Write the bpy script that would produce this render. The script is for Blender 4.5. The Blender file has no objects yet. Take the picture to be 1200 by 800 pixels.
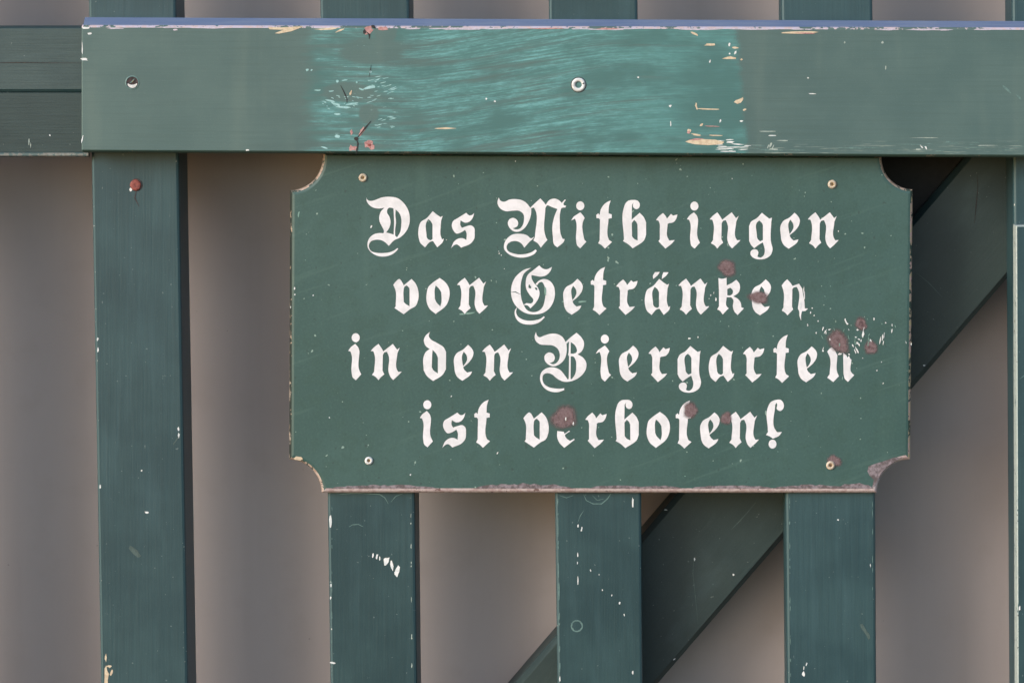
import bpy, math, random
from mathutils import Vector, Matrix
from mathutils.geometry import tessellate_polygon
R = math.radians
SC = bpy.context.scene
COL = SC.collection

# ------------------------------------------------------------------ camera
YR, YS = 0.0, 0.025                    # depth of the rail's front and of the slats' front
CAMY = -2.175
F = 2.2 / 0.0006                       # focal length in photo pixels (photo is 1200 wide)
PX, PY = 750.0, 60.0                   # where the optical axis meets the photo
cam_d = bpy.data.cameras.new('camera')
cam = bpy.data.objects.new('camera', cam_d)
COL.objects.link(cam)
cam.location = (0, CAMY, 0)
cam.rotation_euler = (R(90), 0, 0)
cam_d.sensor_width = 36
cam_d.lens = 36 * F / 1200
cam_d.shift_x = (600 - PX) / 1200
cam_d.shift_y = -(400 - PY) / 1200
cam_d.clip_end = 100
SC.camera = cam

# ------------------------------------------------------------------ light
SUN_AZ, SUN_EL = -50, 22               # from the left of the camera, above
SUN_STRENGTH, SUN_ANGLE = 1.25, 27
SKY_STRENGTH = 0.15
EXPOSURE = 0.74
W = bpy.data.worlds.new('World')
SC.world = W
W.use_nodes = True
wn = W.node_tree
for n in list(wn.nodes):
    wn.nodes.remove(n)
sky = wn.nodes.new('ShaderNodeTexSky')
sky.sky_type = 'NISHITA'
sky.sun_disc = False
sky.sun_elevation = R(SUN_EL)
sky.sun_rotation = R(180 - SUN_AZ)     # the sun stands behind the camera, to the left (-Y, -X)
sky.air_density = 1.0
sky.dust_density = 1.0
sky.ozone_density = 1.0
bg = wn.nodes.new('ShaderNodeBackground')
bg.inputs['Strength'].default_value = SKY_STRENGTH
wo = wn.nodes.new('ShaderNodeOutputWorld')
wn.links.new(sky.outputs[0], bg.inputs[0])
wn.links.new(bg.outputs[0], wo.inputs[0])
sun_d = bpy.data.lights.new('sun', 'SUN')
sun_d.energy = SUN_STRENGTH
sun_d.angle = R(SUN_ANGLE)
sun_d.color = (1.0, 0.995, 0.985)
sun = bpy.data.objects.new('sun', sun_d)
COL.objects.link(sun)
to_sun = Vector((math.sin(R(SUN_AZ)) * math.cos(R(SUN_EL)), -math.cos(R(SUN_AZ)) * math.cos(R(SUN_EL)), math.sin(R(SUN_EL))))
sun.rotation_euler = to_sun.to_track_quat('Z', 'Y').to_euler()
sun.location = to_sun * 3
SC.view_settings.view_transform = 'Standard'
SC.view_settings.look = 'None'
SC.view_settings.exposure = EXPOSURE
SC.view_settings.gamma = 1.0

# ------------------------------------------------------------------ helpers
def P(px, py, y):
    """the point at photo pixel (px, py) on the vertical plane at depth y"""
    d = (y - CAMY) / F
    return Vector(((px - PX) * d, y, (PY - py) * d))

def S(r, g, b, k=1.0):
    def f(c):
        c /= 255.0
        return (c / 12.92 if c <= 0.04045 else ((c + 0.055) / 1.055) ** 2.4) * k
    return (f(r), f(g), f(b), 1.0)

class NT:
    """small wrapper for building a material's node tree"""
    def __init__(self, name):
        self.m = bpy.data.materials.new(name)
        self.m.use_nodes = True
        self.t = self.m.node_tree
        self.bsdf = self.t.nodes['Principled BSDF']
        self.out = self.t.nodes['Material Output']
    def put(self, sock, v):
        if isinstance(v, bpy.types.NodeSocket):
            self.t.links.new(v, sock)
        elif v is not None:
            sock.default_value = v
    def math(self, op, a, b=None, c=None, clamp=False):
        n = self.t.nodes.new('ShaderNodeMath')
        n.operation = op
        n.use_clamp = clamp
        for i, v in enumerate((a, b, c)):
            self.put(n.inputs[i], v)
        return n.outputs[0]
    def add(self, a, b): return self.math('ADD', a, b)
    def sub(self, a, b): return self.math('SUBTRACT', a, b)
    def mul(self, a, b): return self.math('MULTIPLY', a, b)
    def smooth(self, x, lo, hi):
        n = self.t.nodes.new('ShaderNodeMapRange')
        n.interpolation_type = 'SMOOTHSTEP'
        for k, v in ((0, x), (1, lo), (2, hi), (3, 0.0), (4, 1.0)):
            self.put(n.inputs[k], v)
        return n.outputs[0]
    def coords(self, off, unit=0.0006):
        """place on the thing, counted in photo-pixel sized units (0.6 mm): x to the right, z up, y deep"""
        tc = self.t.nodes.new('ShaderNodeTexCoord')
        mp = self.t.nodes.new('ShaderNodeMapping')
        mp.vector_type = 'POINT'
        mp.inputs['Location'].default_value = tuple(c / unit for c in off)
        mp.inputs['Scale'].default_value = (1 / unit,) * 3
        self.t.links.new(tc.outputs['Object'], mp.inputs['Vector'])
        sp = self.t.nodes.new('ShaderNodeSeparateXYZ')
        self.t.links.new(mp.outputs[0], sp.inputs[0])
        return mp.outputs[0], sp.outputs[0], sp.outputs[1], sp.outputs[2]
    def vec(self, x, y, z):
        n = self.t.nodes.new('ShaderNodeCombineXYZ')
        for i, v in enumerate((x, y, z)):
            self.put(n.inputs[i], v)
        return n.outputs[0]
    def noise(self, v, scale=1.0, detail=3.0, rough=0.55, dist=0.0):
        n = self.t.nodes.new('ShaderNodeTexNoise')
        self.put(n.inputs['Vector'], v)
        n.inputs['Scale'].default_value = scale
        n.inputs['Detail'].default_value = detail
        n.inputs['Roughness'].default_value = rough
        n.inputs['Distortion'].default_value = dist
        return n.outputs[0]
    def mix(self, f, a, b):
        n = self.t.nodes.new('ShaderNodeMix')
        n.data_type = 'RGBA'
        self.put(n.inputs[0], f)
        self.put(n.inputs[6], a)
        self.put(n.inputs[7], b)
        return n.outputs[2]
    def bump(self, h, strength=0.2, dist=0.0005):
        n = self.t.nodes.new('ShaderNodeBump')
        n.inputs['Strength'].default_value = strength
        n.inputs['Distance'].default_value = dist
        self.put(n.inputs['Height'], h)
        return n.outputs[0]
    def done(self, color, rough=0.5, normal=None, spec=0.5, metal=0.0):
        self.put(self.bsdf.inputs['Base Color'], color)
        self.put(self.bsdf.inputs['Roughness'], rough)
        self.put(self.bsdf.inputs['Specular IOR Level'], spec)
        self.put(self.bsdf.inputs['Metallic'], metal)
        if normal is not None:
            self.put(self.bsdf.inputs['Normal'], normal)
        return self.m

class Part:
    """collects faces with materials and links them as ONE mesh object"""
    def __init__(self):
        self.v, self.f, self.mi, self.mats, self.attr = [], [], [], [], {}
    def slot(self, m):
        if m not in self.mats:
            self.mats.append(m)
        return self.mats.index(m)
    def poly(self, pts, m):
        i = len(self.v)
        self.v += [Vector(p) for p in pts]
        self.f.append(tuple(range(i, i + len(pts))))
        self.mi.append(self.slot(m))
    def rings(self, rings, mats, cap0=None, cap1=None):
        """closed rings of equal length joined side by side; mats: one material, or one per segment of the ring"""
        n = len(rings[0])
        base = len(self.v)
        for r in rings:
            self.v += [Vector(p) for p in r]
        for k in range(len(rings) - 1):
            for j in range(n):
                a = base + k * n + j
                b = base + k * n + (j + 1) % n
                m = mats[j] if isinstance(mats, (list, tuple)) else mats
                self.f.append((a, b, b + n, a + n))
                self.mi.append(self.slot(m))
        if cap0 is not None:
            self.f.append(tuple(base + j for j in reversed(range(n))))
            self.mi.append(self.slot(cap0))
        if cap1 is not None:
            e = base + (len(rings) - 1) * n
            self.f.append(tuple(e + j for j in range(n)))
            self.mi.append(self.slot(cap1))
    def tess(self, loops, m, y):
        tris = tessellate_polygon([[Vector((a, b, 0)) for a, b in lp] for lp in loops])
        flat = [p for lp in loops for p in lp]
        i = len(self.v)
        self.v += [P(a, b, y) for a, b in flat]
        for t in tris:
            q = [Vector((flat[k][0], flat[k][1], 0)) for k in t]
            nz = (q[1] - q[0]).cross(q[2] - q[0]).z
            if abs(nz) < 1e-6:
                continue
            t = tuple(t) if nz < 0 else tuple(reversed(t))
            # screen y runs down: this order faces the viewer
            self.f.append(tuple(i + k for k in reversed(t)))
            self.mi.append(self.slot(m))
    def build(self, name, root, loc, smooth=False):
        me = bpy.data.meshes.new(name)
        me.from_pydata([p - loc for p in self.v], [], self.f)
        for m in self.mats:
            me.materials.append(m)
        me.polygons.foreach_set('material_index', self.mi)
        if smooth:
            me.polygons.foreach_set('use_smooth', [True] * len(self.f))
        me.update()
        o = bpy.data.objects.new(name, me)
        COL.objects.link(o)
        if root is not None:
            o.parent = root
        return o

def thing(name, label, cat, loc):
    o = bpy.data.objects.new(name, None)
    o.empty_display_size = 0.05
    COL.objects.link(o)
    o.location = loc
    o['label'] = label
    o['category'] = cat
    return o

rnd = random.Random(7)
lift = [0]
def up(y):
    """every chip lies a micron above the one before it, so that no two share a plane"""
    lift[0] = (lift[0] + 1) % 70
    return y - lift[0] * 1e-6
def fleck(part, px, py, rx, ry, ang, m, y, jag=0.35, n=9):
    """a small ragged chip lying on the surface at depth y"""
    a0 = R(ang)
    y = up(y)
    pts = []
    for i in range(n):
        t = 2 * math.pi * i / n
        k = 1 + rnd.uniform(-jag, jag)
        a, b = rx * k * math.cos(t), ry * k * math.sin(t)
        pts.append((px + a * math.cos(a0) - b * math.sin(a0), py + a * math.sin(a0) + b * math.cos(a0)))
    part.poly([P(a, b, y) for a, b in reversed(pts)], m)
def ragged(part, pts, m, y):
    part.tess([pts], m, up(y))
def stroke(part, pts, w, m, y):
    """a thin crack or scratch drawn through pixel points, tapered at its ends"""
    L, Rr = [], []
    y = up(y)
    for i, p in enumerate(pts):
        a = pts[max(i - 1, 0)]
        b = pts[min(i + 1, len(pts) - 1)]
        dx, dy = b[0] - a[0], b[1] - a[1]
        d = math.hypot(dx, dy) or 1
        h = w / 2 * (0.35 if i in (0, len(pts) - 1) else 1 + rnd.uniform(-.3, .3))
        L.append((p[0] - dy / d * h, p[1] + dx / d * h))
        Rr.append((p[0] + dy / d * h, p[1] - dx / d * h))
    for i in range(len(pts) - 1):
        part.poly([P(*q, y) for q in (L[i], L[i + 1], Rr[i + 1], Rr[i])], m)

# ------------------------------------------------------------------ places of the things (their Empties)
GATE = P(640, 1060, YS + 0.02)
SIGN = P(704, 577, YS)
BOARD = P(-60, 184, YS + 0.02)

# ------------------------------------------------------------------ materials
def paint(name, off, base, alt, grain='z', rough=0.42, gstr=0.9, bump=0.28, specks=0.5, smear=0.5):
    """weathered gloss paint on planed wood: grain along one axis, blotches, faint chalky smears, tiny pale specks"""
    t = NT(name)
    v, x, y, z = t.coords(off)
    if grain == 'z':
        gv = t.vec(t.mul(x, .42), t.mul(y, .42), t.mul(z, .012))
        sv = t.vec(t.mul(x, .06), t.mul(y, .06), t.mul(z, .008))
    elif grain == 'x':
        gv = t.vec(t.mul(x, .012), t.mul(y, .42), t.mul(z, .42))
        sv = t.vec(t.mul(x, .008), t.mul(y, .06), t.mul(z, .06))
    else:                                                           # along the diagonal brace
        a = t.add(t.mul(x, .65), t.mul(z, .76))
        b = t.sub(t.mul(x, .76), t.mul(z, .65))
        gv = t.vec(t.mul(a, .012), t.mul(y, .42), t.mul(b, .42))
        sv = t.vec(t.mul(a, .015), t.mul(y, .06), t.mul(b, .03))
    g = t.noise(gv, 1, 4, .6)
    s = t.noise(sv, 1, 3, .5)
    big = t.noise(v, .011, 4, .55)
    fine = t.noise(v, .55, 2, .6)
    c = t.mix(t.smooth(big, .36, .64), tuple(q * .90 for q in base[:3]) + (1,), alt)
    c = t.mix(t.mul(t.smooth(g, .35, .75), gstr * .5), c, tuple(q * .72 for q in base[:3]) + (1,))
    pale = tuple(min(1, q * 1.5 + .02) for q in base[:3]) + (1,)
    c = t.mix(t.mul(t.smooth(s, .52, .78), smear * .55), c, pale)
    c = t.mix(t.mul(t.smooth(fine, .55, .8), .22), c, pale)
    c = t.mix(t.mul(t.smooth(fine, .48, .25), .25), c, tuple(q * .65 for q in base[:3]) + (1,))
    if specks:
        sp = t.noise(v, .28, 1, .4)
        c = t.mix(t.mul(t.smooth(sp, .775, .80), specks), c, S(170, 182, 178))
        dk = t.noise(t.vec(t.add(x, 91.0), y, t.add(z, 37.0)), .24, 1, .4)
        c = t.mix(t.mul(t.smooth(dk, .77, .80), specks * .6), c, tuple(q * .35 for q in base[:3]) + (1,))
    h = t.add(t.mul(g, .7), t.mul(fine, .35))
    r = t.add(rough - .08, t.mul(big, .16))
    return t.done(c, r, t.bump(h, bump, .0006))

SLAT = paint('slat_paint', GATE, S(39, 69, 76), S(46, 75, 80), 'z', specks=.22)
SLAT_B = paint('slat_paint_green', GATE, S(35, 65, 71), S(43, 72, 76), 'z', specks=.22)
BRACE = paint('brace_paint', GATE, S(38, 57, 58), S(47, 63, 62), 'd', rough=.5, gstr=.6, smear=.9, specks=.2)
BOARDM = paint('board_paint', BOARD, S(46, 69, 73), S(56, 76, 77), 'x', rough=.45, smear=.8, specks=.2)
BOARDD = paint('board_shade_paint', BOARD, S(27, 52, 56), S(40, 61, 63), 'x', rough=.4, smear=1.0, specks=.2)  # darker copy: shade of the lower half put into the colour

def worn(name, off, base, bare, bare2, cover, su=.05, sv=.25, line=(60, 50, 52), rough=.55):
    """paint chipped away along an edge; cover is the share of bare primer"""
    t = NT(name)
    v, x, y, z = t.coords(off)
    a = t.noise(v, su, 4, .65)
    b = t.noise(v, sv, 3, .6)
    m = t.add(t.mul(a, .65), t.mul(b, .35))
    lo = .5 + (.5 - cover) * .42
    mask = t.smooth(m, lo - .012, lo + .012)
    c = t.mix(t.smooth(b, .4, .65), bare, bare2)
    d = t.noise(v, .12, 3, .7)
    c = t.mix(t.smooth(d, .63, .68), c, S(*line))
    c = t.mix(mask, base, c)
    return t.done(c, rough, t.bump(t.add(mask, t.mul(b, .4)), .25, .0005))

RAILEDGE = worn('rail_worn_edge', GATE, S(86, 106, 100), S(190, 180, 195), S(195, 172, 170), .56, .02, .2, (110, 118, 135))
RAILUNDER = worn('rail_under_edge', GATE, S(62, 85, 78), S(95, 105, 98), S(120, 112, 100), .3, .03, .3)
SLATEDGE = worn('slat_worn_edge', GATE, S(54, 82, 86), S(130, 150, 150), S(185, 185, 180), .17, .08, .3)
BATEDGE = worn('batten_worn_edge', GATE, S(70, 95, 98), S(175, 185, 180), S(160, 172, 170), .75, .03, .3)

def rail_top():  # sky reflection on the bevel painted in as a bluish colour
    t = NT('rail_top_sky_tint')
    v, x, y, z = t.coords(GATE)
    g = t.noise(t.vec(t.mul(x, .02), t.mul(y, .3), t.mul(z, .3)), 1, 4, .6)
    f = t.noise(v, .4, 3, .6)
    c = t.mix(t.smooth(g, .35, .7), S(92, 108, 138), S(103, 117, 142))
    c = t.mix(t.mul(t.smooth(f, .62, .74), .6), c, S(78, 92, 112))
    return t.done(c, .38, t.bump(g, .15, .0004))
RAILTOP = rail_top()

def rail_front():
    t = NT('rail_front_paint')
    v, x, y, z = t.coords(GATE)
    k = 2.2 / 2.175
    u = t.add(t.mul(x, k), PX)                    # along the rail
    w = t.sub(PY, t.mul(z, k))                    # down the rail
    base, base2 = S(71, 96, 95), S(78, 102, 100)
    big = t.noise(v, .012, 4, .55)
    vert = t.noise(t.vec(t.mul(u, .03), 0.0, t.mul(w, .004)), 1, 3, .5)
    grain = t.noise(t.vec(t.mul(u, .008), 0.0, t.mul(w, .38)), 1, 4, .65)
    fine = t.noise(v, .6, 2, .6)
    c = t.mix(t.smooth(big, .35, .65), base, base2)
    c = t.mix(t.mul(t.smooth(vert, .5, .75), .3), c, S(99, 117, 110))
    c = t.mix(t.mul(t.smooth(grain, .45, .75), .35), c, S(64, 85, 82))
    c = t.mix(t.mul(t.smooth(grain, .42, .25), .25), c, S(103, 122, 117))
    c = t.mix(t.mul(t.smooth(fine, .55, .8), .18), c, S(128, 142, 134))
    # the stretch where the top coat has been rubbed through to an older teal coat
    ed = t.noise(t.vec(t.mul(u, .02), 5.0, t.mul(w, .09)), 1, 3, .6)
    left = t.smooth(t.add(u, t.mul(t.sub(ed, .5), 60.0)), 350.0, 378.0)
    e2 = t.add(t.add(862.0, t.mul(t.sub(w, 30.0), .085)), t.mul(t.sub(ed, .5), 14.0))
    right = t.smooth(t.add(t.sub(u, e2), t.mul(t.sub(fine, .5), 14.0)), 5.0, -4.0)
    mask = t.mul(left, right)
    warp = t.noise(t.vec(t.mul(u, .006), 2.0, t.mul(w, .012)), 1, 2, .5)
    wv = t.add(t.add(w, t.mul(t.smooth(u, 470.0, 760.0), 34.0)), t.mul(t.sub(warp, .5), 12.0))
    s1 = t.noise(t.vec(t.mul(u, .0075), 0.0, t.mul(wv, .085)), 1, 3, .55)
    s2 = t.noise(t.vec(t.mul(u, .0085), 9.0, t.mul(wv, .55)), 1, 5, .72)
    s3 = t.noise(t.vec(t.mul(u, .09), 3.0, t.mul(wv, .5)), 1, 3, .7)
    s2b = t.noise(t.vec(t.mul(u, .028), 21.0, t.mul(wv, .26)), 1, 5, .75)
    s2c = t.noise(t.vec(t.mul(u, .12), 31.0, t.mul(wv, .55)), 1, 3, .7)
    pat = t.noise(t.vec(t.mul(u, .010), 13.0, t.mul(wv, .028)), 1, 3, .6)
    st = t.add(t.mul(s1, .70), t.mul(s2, .30))
    bias = t.add(.03, t.mul(t.smooth(u, 400.0, 520.0), .04))
    bias = t.add(bias, t.mul(t.smooth(u, 620.0, 850.0), .08))
    amt = t.smooth(t.add(st, bias), .42, .60)
    # islands of top coat left standing inside the rubbed stretch
    for (a, b, ra, rb) in ((436, 60, 40, 15), (452, 38, 14, 12), (432, 133, 12, 12), (408, 108, 30, 12)):
        dx = t.math('POWER', t.mul(t.sub(u, float(a)), 1.0 / ra), 2.0)
        dy = t.math('POWER', t.mul(t.sub(w, float(b)), 1.0 / rb), 2.0)
        dd = t.add(t.add(dx, dy), t.mul(t.sub(ed, .5), 1.2))
        amt = t.mul(amt, t.smooth(dd, .7, 1.25))
    amt = t.mul(amt, mask)
    c = t.mix(t.mul(mask, .35), c, S(80, 110, 107))
    c = t.mix(t.mul(amt, .92), c, t.mix(t.smooth(pat, .38, .62), S(65, 107, 105), S(76, 126, 124)))
    fade = t.sub(1.0, t.mul(t.smooth(u, 640.0, 800.0), .70))
    brush = t.add(t.mul(s2, .42), t.add(t.mul(s2b, .36), t.mul(s2c, .22)))
    hi = t.mul(t.mul(t.smooth(brush, .46, .62), t.smooth(pat, .34, .60)), t.mul(mask, fade))
    c = t.mix(t.mul(t.mul(hi, amt), .85), c, S(118, 176, 178))
    lo = t.mul(t.smooth(brush, .47, .36), mask)
    c = t.mix(t.mul(lo, .40), c, S(60, 94, 91))
    spk = t.mul(t.smooth(s3, .64, .72), t.mul(mask, t.smooth(u, 620.0, 400.0)))
    c = t.mix(t.mul(t.mul(spk, t.smooth(pat, .40, .55)), .75), c, S(165, 205, 208))
    # thin scuffs near the lower edge right of the rubbed stretch
    lowr = t.mul(t.smooth(w, 160.0, 176.0), t.smooth(u, 800.0, 870.0))
    s4 = t.noise(t.vec(t.mul(u, .02), 7.0, t.mul(w, .7)), 1, 3, .7)
    c = t.mix(t.mul(t.mul(t.smooth(s4, .57, .64), lowr), .6), c, S(160, 172, 162))
    h = t.add(t.mul(grain, .5), t.add(t.mul(t.mul(s2, mask), .8), t.mul(fine, .3)))
    return t.done(c, t.add(.42, t.mul(mask, .06)), t.bump(h, .2, .0006))
RAIL = rail_front()

def enamel():
    t = NT('sign_green_paint')
    v, x, y, z = t.coords(SIGN)
    big = t.noise(v, .006, 4, .55)
    mid = t.noise(v, .05, 4, .6)
    fine = t.noise(v, .35, 3, .65)
    st = t.noise(t.vec(t.mul(x, .03), 0.0, t.mul(z, .004)), 1, 4, .6)
    sw = t.add(z, t.mul(x, -.35))
    sc = t.noise(t.vec(t.mul(x, .006), 4.0, t.mul(sw, .10)), 1, 4, .6)
    c = t.mix(t.smooth(big, .35, .65), S(52, 82, 79), S(59, 89, 86))
    c = t.mix(t.mul(t.smooth(mid, .45, .7), .5), c, S(50, 79, 72))
    c = t.mix(t.mul(t.smooth(fine, .5, .75), .25), c, S(82, 112, 103))
    c = t.mix(t.mul(t.smooth(fine, .46, .28), .35), c, S(42, 67, 61))
    c = t.mix(t.mul(t.smooth(st, .52, .72), .22), c, S(77, 106, 99))
    c = t.mix(t.mul(t.smooth(sc, .58, .70), .20), c, S(88, 117, 109))
    sp = t.noise(v, .2, 1, .4)
    c = t.mix(t.mul(t.smooth(sp, .775, .80), .6), c, S(165, 188, 176))
    dk = t.noise(t.vec(t.add(x, 300.0), y, z), .17, 1, .4)
    c = t.mix(t.mul(t.smooth(dk, .75, .79), .5), c, S(45, 62, 58))
    return t.done(c, t.add(.36, t.mul(mid, .14)), t.bump(t.add(t.mul(mid, .6), t.mul(fine, .25)), .12, .0005))
ENAMEL = enamel()
EDGE_BOT = worn('sign_bottom_edge', SIGN, S(112, 96, 94), S(200, 184, 184), S(174, 150, 150), .86, .03, .2, (120, 96, 94))
EDGE_RIGHT = worn('sign_right_edge', SIGN, S(54, 72, 64), S(200, 164, 160), S(186, 170, 130), .58, .05, .2)
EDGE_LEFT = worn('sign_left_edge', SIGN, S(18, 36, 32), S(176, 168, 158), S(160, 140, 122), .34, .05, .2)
EDGE_TOP = worn('sign_top_edge', SIGN, S(58, 74, 68), S(160, 140, 132), S(120, 100, 96), .45, .04, .2)
EDGE_NOTCH = worn('sign_notch_edge', SIGN, S(60, 74, 68), S(186, 168, 158), S(162, 140, 124), .62, .05, .2)

def flat(name, c1, c2, off=(0, 0, 0), scale=.15, rough=.6, metal=0.0):
    t = NT(name)
    v, x, y, z = t.coords(off)
    a = t.noise(v, scale, 4, .65)
    return t.done(t.mix(t.smooth(a, .38, .64), c1, c2), rough, t.bump(a, .2, .0004), metal=metal)
LAV = flat('bare_lavender_primer', S(196, 188, 202), S(170, 164, 178), GATE, .2, .6)
LETTER = flat('letter_white_paint', S(230, 227, 231), S(216, 214, 217), SIGN, .08, .45)
WHITE = flat('bare_white', S(228, 228, 228), S(205, 210, 210), SIGN, .2, .6)
CYANW = flat('rubbed_pale', S(160, 198, 200), S(134, 178, 178), GATE, .2, .6)
CREAM = flat('bare_wood', S(212, 195, 168), S(194, 172, 146), GATE, .25, .7)
PINK = flat('pink_primer', S(190, 146, 142), S(164, 116, 116), GATE, .25, .7)
BSCUFF = flat('brace_scuff', S(74, 92, 90), S(62, 80, 78), GATE, .3, .6)
GAP_SHADE = flat('gap_shade_black', S(24, 24, 26), S(18, 18, 20), GATE, .1, .7)  # near-black that stands in for deep shade in the gap
CRACK = flat('crack_dark', S(38, 40, 42), S(58, 52, 50), GATE, .3, .8)
PALEW = flat('pale_grey_scuff', S(168, 180, 172), S(146, 160, 154), GATE, .3, .6)
PALEG = flat('pale_scuff', S(100, 128, 125), S(82, 110, 108), GATE, .3, .6)
MAUVE = flat('bare_metal_primer', S(88, 78, 80), S(138, 126, 132), SIGN, .18, .6)
RUSTRED = flat('rusty_screw', S(150, 78, 70), S(112, 58, 54), GATE, .3, .7)
ZINC = flat('zinc', S(225, 224, 222), S(190, 190, 190), GATE, .2, .4)
BRASS = flat('brass_recess', S(176, 146, 96), S(138, 110, 74), SIGN, .3, .5, .2)
CREAMRING = flat('screw_cream', S(206, 192, 174), S(176, 156, 136), SIGN, .2, .5)
DARK = flat('socket_dark', S(70, 52, 54), S(40, 36, 38), GATE, .3, .7)

def rust_mat():
    t = NT('rust_spot')
    v, x, y, z = t.coords(SIGN)
    at = t.t.nodes.new('ShaderNodeAttribute')
    at.attribute_name = 'fade'
    at.attribute_type = 'GEOMETRY'
    n1 = t.noise(v, .12, 4, .65)
    n2 = t.noise(v, .35, 3, .7)
    c = t.mix(t.smooth(n2, .38, .62), S(108, 88, 90), S(126, 108, 110))
    c = t.mix(t.mul(t.smooth(at.outputs['Fac'], .62, 1.0), t.smooth(n1, .45, .6)), c, S(86, 68, 70))
    m = t.smooth(t.add(at.outputs['Fac'], t.mul(t.sub(n2, .5), .30)), .08, .72)
    t.put(t.bsdf.inputs['Base Color'], c)
    t.bsdf.inputs['Roughness'].default_value = .85
    t.bsdf.inputs['Specular IOR Level'].default_value = .2
    t.put(t.bsdf.inputs['Alpha'], m)
    return t.m
RUST = rust_mat()

def wall_mat():
    t = NT('wall_render')
    v, x, y, z = t.coords((0, 0, 0))
    big = t.noise(v, .003, 3, .5)
    mid = t.noise(v, .02, 4, .6)
    fine = t.noise(v, .5, 3, .7)
    st = t.noise(t.vec(t.mul(x, .02), 0.0, t.mul(z, .0015)), 1, 4, .6)
    c = t.mix(t.smooth(big, .35, .65), S(182, 170, 167), S(188, 177, 174))
    c = t.mix(t.mul(t.smooth(st, .45, .7), .18), c, S(167, 155, 152))
    c = t.mix(t.mul(t.smooth(mid, .5, .75), .2), c, S(168, 155, 149))
    c = t.mix(t.mul(t.smooth(fine, .5, .8), .2), c, S(194, 182, 174))
    dk = t.noise(v, .13, 1, .4)
    c = t.mix(t.mul(t.smooth(dk, .80, .82), .35), c, S(112, 102, 98))
    return t.done(c, .8, t.bump(t.add(t.mul(mid, .5), t.mul(fine, .2)), .15, .0006), spec=.2)
WALL = wall_mat()

# ------------------------------------------------------------------ wall behind the gate
YW = 0.124
def build_wall():
    p = Part()
    a, b = P(-900, -700, YW), P(2100, 1500, YW)
    x0, x1, z0, z1 = a.x, b.x, b.z, a.z
    d = .12
    ring = lambda y: [Vector((x0, y, z0)), Vector((x1, y, z0)), Vector((x1, y, z1)), Vector((x0, y, z1))]
    p.rings([ring(YW), ring(YW + d)], WALL, WALL, WALL)
    o = p.build('wall', None, Vector((0, 0, 0)))
    o['label'] = 'plain taupe rendered wall seen through the gaps between the green slats'
    o['category'] = 'wall'
build_wall()

# ------------------------------------------------------------------ the gate: slats, brace, rail
gate = thing('wooden_gate', 'dark green wooden gate of upright slats with a broad top rail and a diagonal brace', 'gate', GATE)
TS = 0.042                                                          # slat thickness
def lerp(a, b, t): return a + (b - a) * t

def slat(l0, l1, r0, r1, mat, ch=3.2, top=-260, bot=1060):
    """l0/l1: left edge at photo rows 0 and 800; r0/r1: right edge"""
    p = Part()
    rings = []
    c = ch * .0006
    for py in (top, bot):
        t = py / 800
        l, r = P(lerp(l0, l1, t), py, YS), P(lerp(r0, r1, t), py, YS)
        z, y = l.z, YS
        q = [(l.x, y + c * 1.15), (l.x + c * .30, y + c * .45), (l.x + c, y), (r.x - c, y), (r.x - c * .30, y + c * .45), (r.x, y + c * 1.15),
             (r.x, y + TS), (l.x, y + TS)]
        rings.append([Vector((a, b, z)) for a, b in q])
    rings = [rings[1], rings[0]]
    p.rings(rings, [mat, SLATEDGE, mat, SLATEDGE, mat, mat, mat, mat], mat, mat)
    return p

YC = YS - 0.00012                                                   # chips sit a hair proud of the slat
def flecks(p, rows, m, y):
    for (a, b, rx, ry, an) in rows:
        fleck(p, a, b, rx, ry, an, m, y)

s1 = slat(103.5, 118, 206, 220, SLAT)
ragged(s1, [(121.8, 806), (122.6, 792), (122.4, 783), (124.6, 779), (125.6, 785), (127.6, 789), (126.2, 797), (127.4, 806)], CREAM, YC)
flecks(s1, [(124, 770, 1.3, 5, 0), (130.5, 788, 1.4, 4, 8), (128, 780, 3, 1.6, 0)], CREAM, YC)
flecks(s1, [(114.5, 397, 1.0, 2.4, 10), (114.8, 410, .9, 2.8, 5), (172, 600, 2.2, 1.2, 10), (117.5, 570, .9, 2.5, 0), (166, 551, .8, 1, 0), (209, 502, 1.0, 2.5, 0), (209.5, 510, 1.3, 3, 5)], WHITE, YC)
flecks(s1, [(157, 645, 9, 2.6, 48), (162, 650, 4, 3, 40), (206, 516, 6, .7, -55)], BSCUFF, YC)
stroke(s1, [(160, 223), (158, 232), (163, 242)], 1.4, DARK, YC)
s1 = s1.build('slat', gate, GATE)
s1['label'] = 'left slat with a rusty red screw below the rail'

s2 = slat(375, 387, 479.5, 488.5, SLAT_B)
flecks(s2, [(437, 650, .9, 3.4, 12), (441.5, 652, 1.3, 4.2, 10), (445, 654.5, .8, 2.4, 0), (452.5, 657.5, 3.0, 6.4, 10), (459.5, 663, 1.6, 6.0, -6), (465.5, 669, 2.7, 6.0, 5), (463, 671, 1, 2, 0),
            (387.5, 611, 1.6, 6, 0), (388, 686, .8, 2.4, 0), (387.5, 700, .8, 1.8, 0), (390, 776, 3.4, 1.1, 0)], WHITE, YC)
flecks(s2, [(481.5 + (q - 600) * .006, q, rnd.uniform(.3, .7), rnd.uniform(.6, 3.2), 0) for q in (604, 613, 640, 659, 663, 702, 744, 747, 779)], PALEW, YC)
flecks(s2, [(389.0, q, rnd.uniform(.3, .6), rnd.uniform(1, 5), 0) for q in (596, 631, 640, 671, 684, 690, 720, 752, 760, 790)], PALEG, YC)
stroke(s2, [(390, 577), (400, 578.5), (415, 577.5), (430, 578), (445, 579), (451, 583), (455, 590)], 1.1, PALEG, YC)
stroke(s2, [(458, 588), (464, 581), (472, 578)], 1.0, PALEG, YC)
stroke(s2, [(409, 617), (413, 614.5), (420, 614), (426, 617)], 1.2, PALEG, YC)
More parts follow.
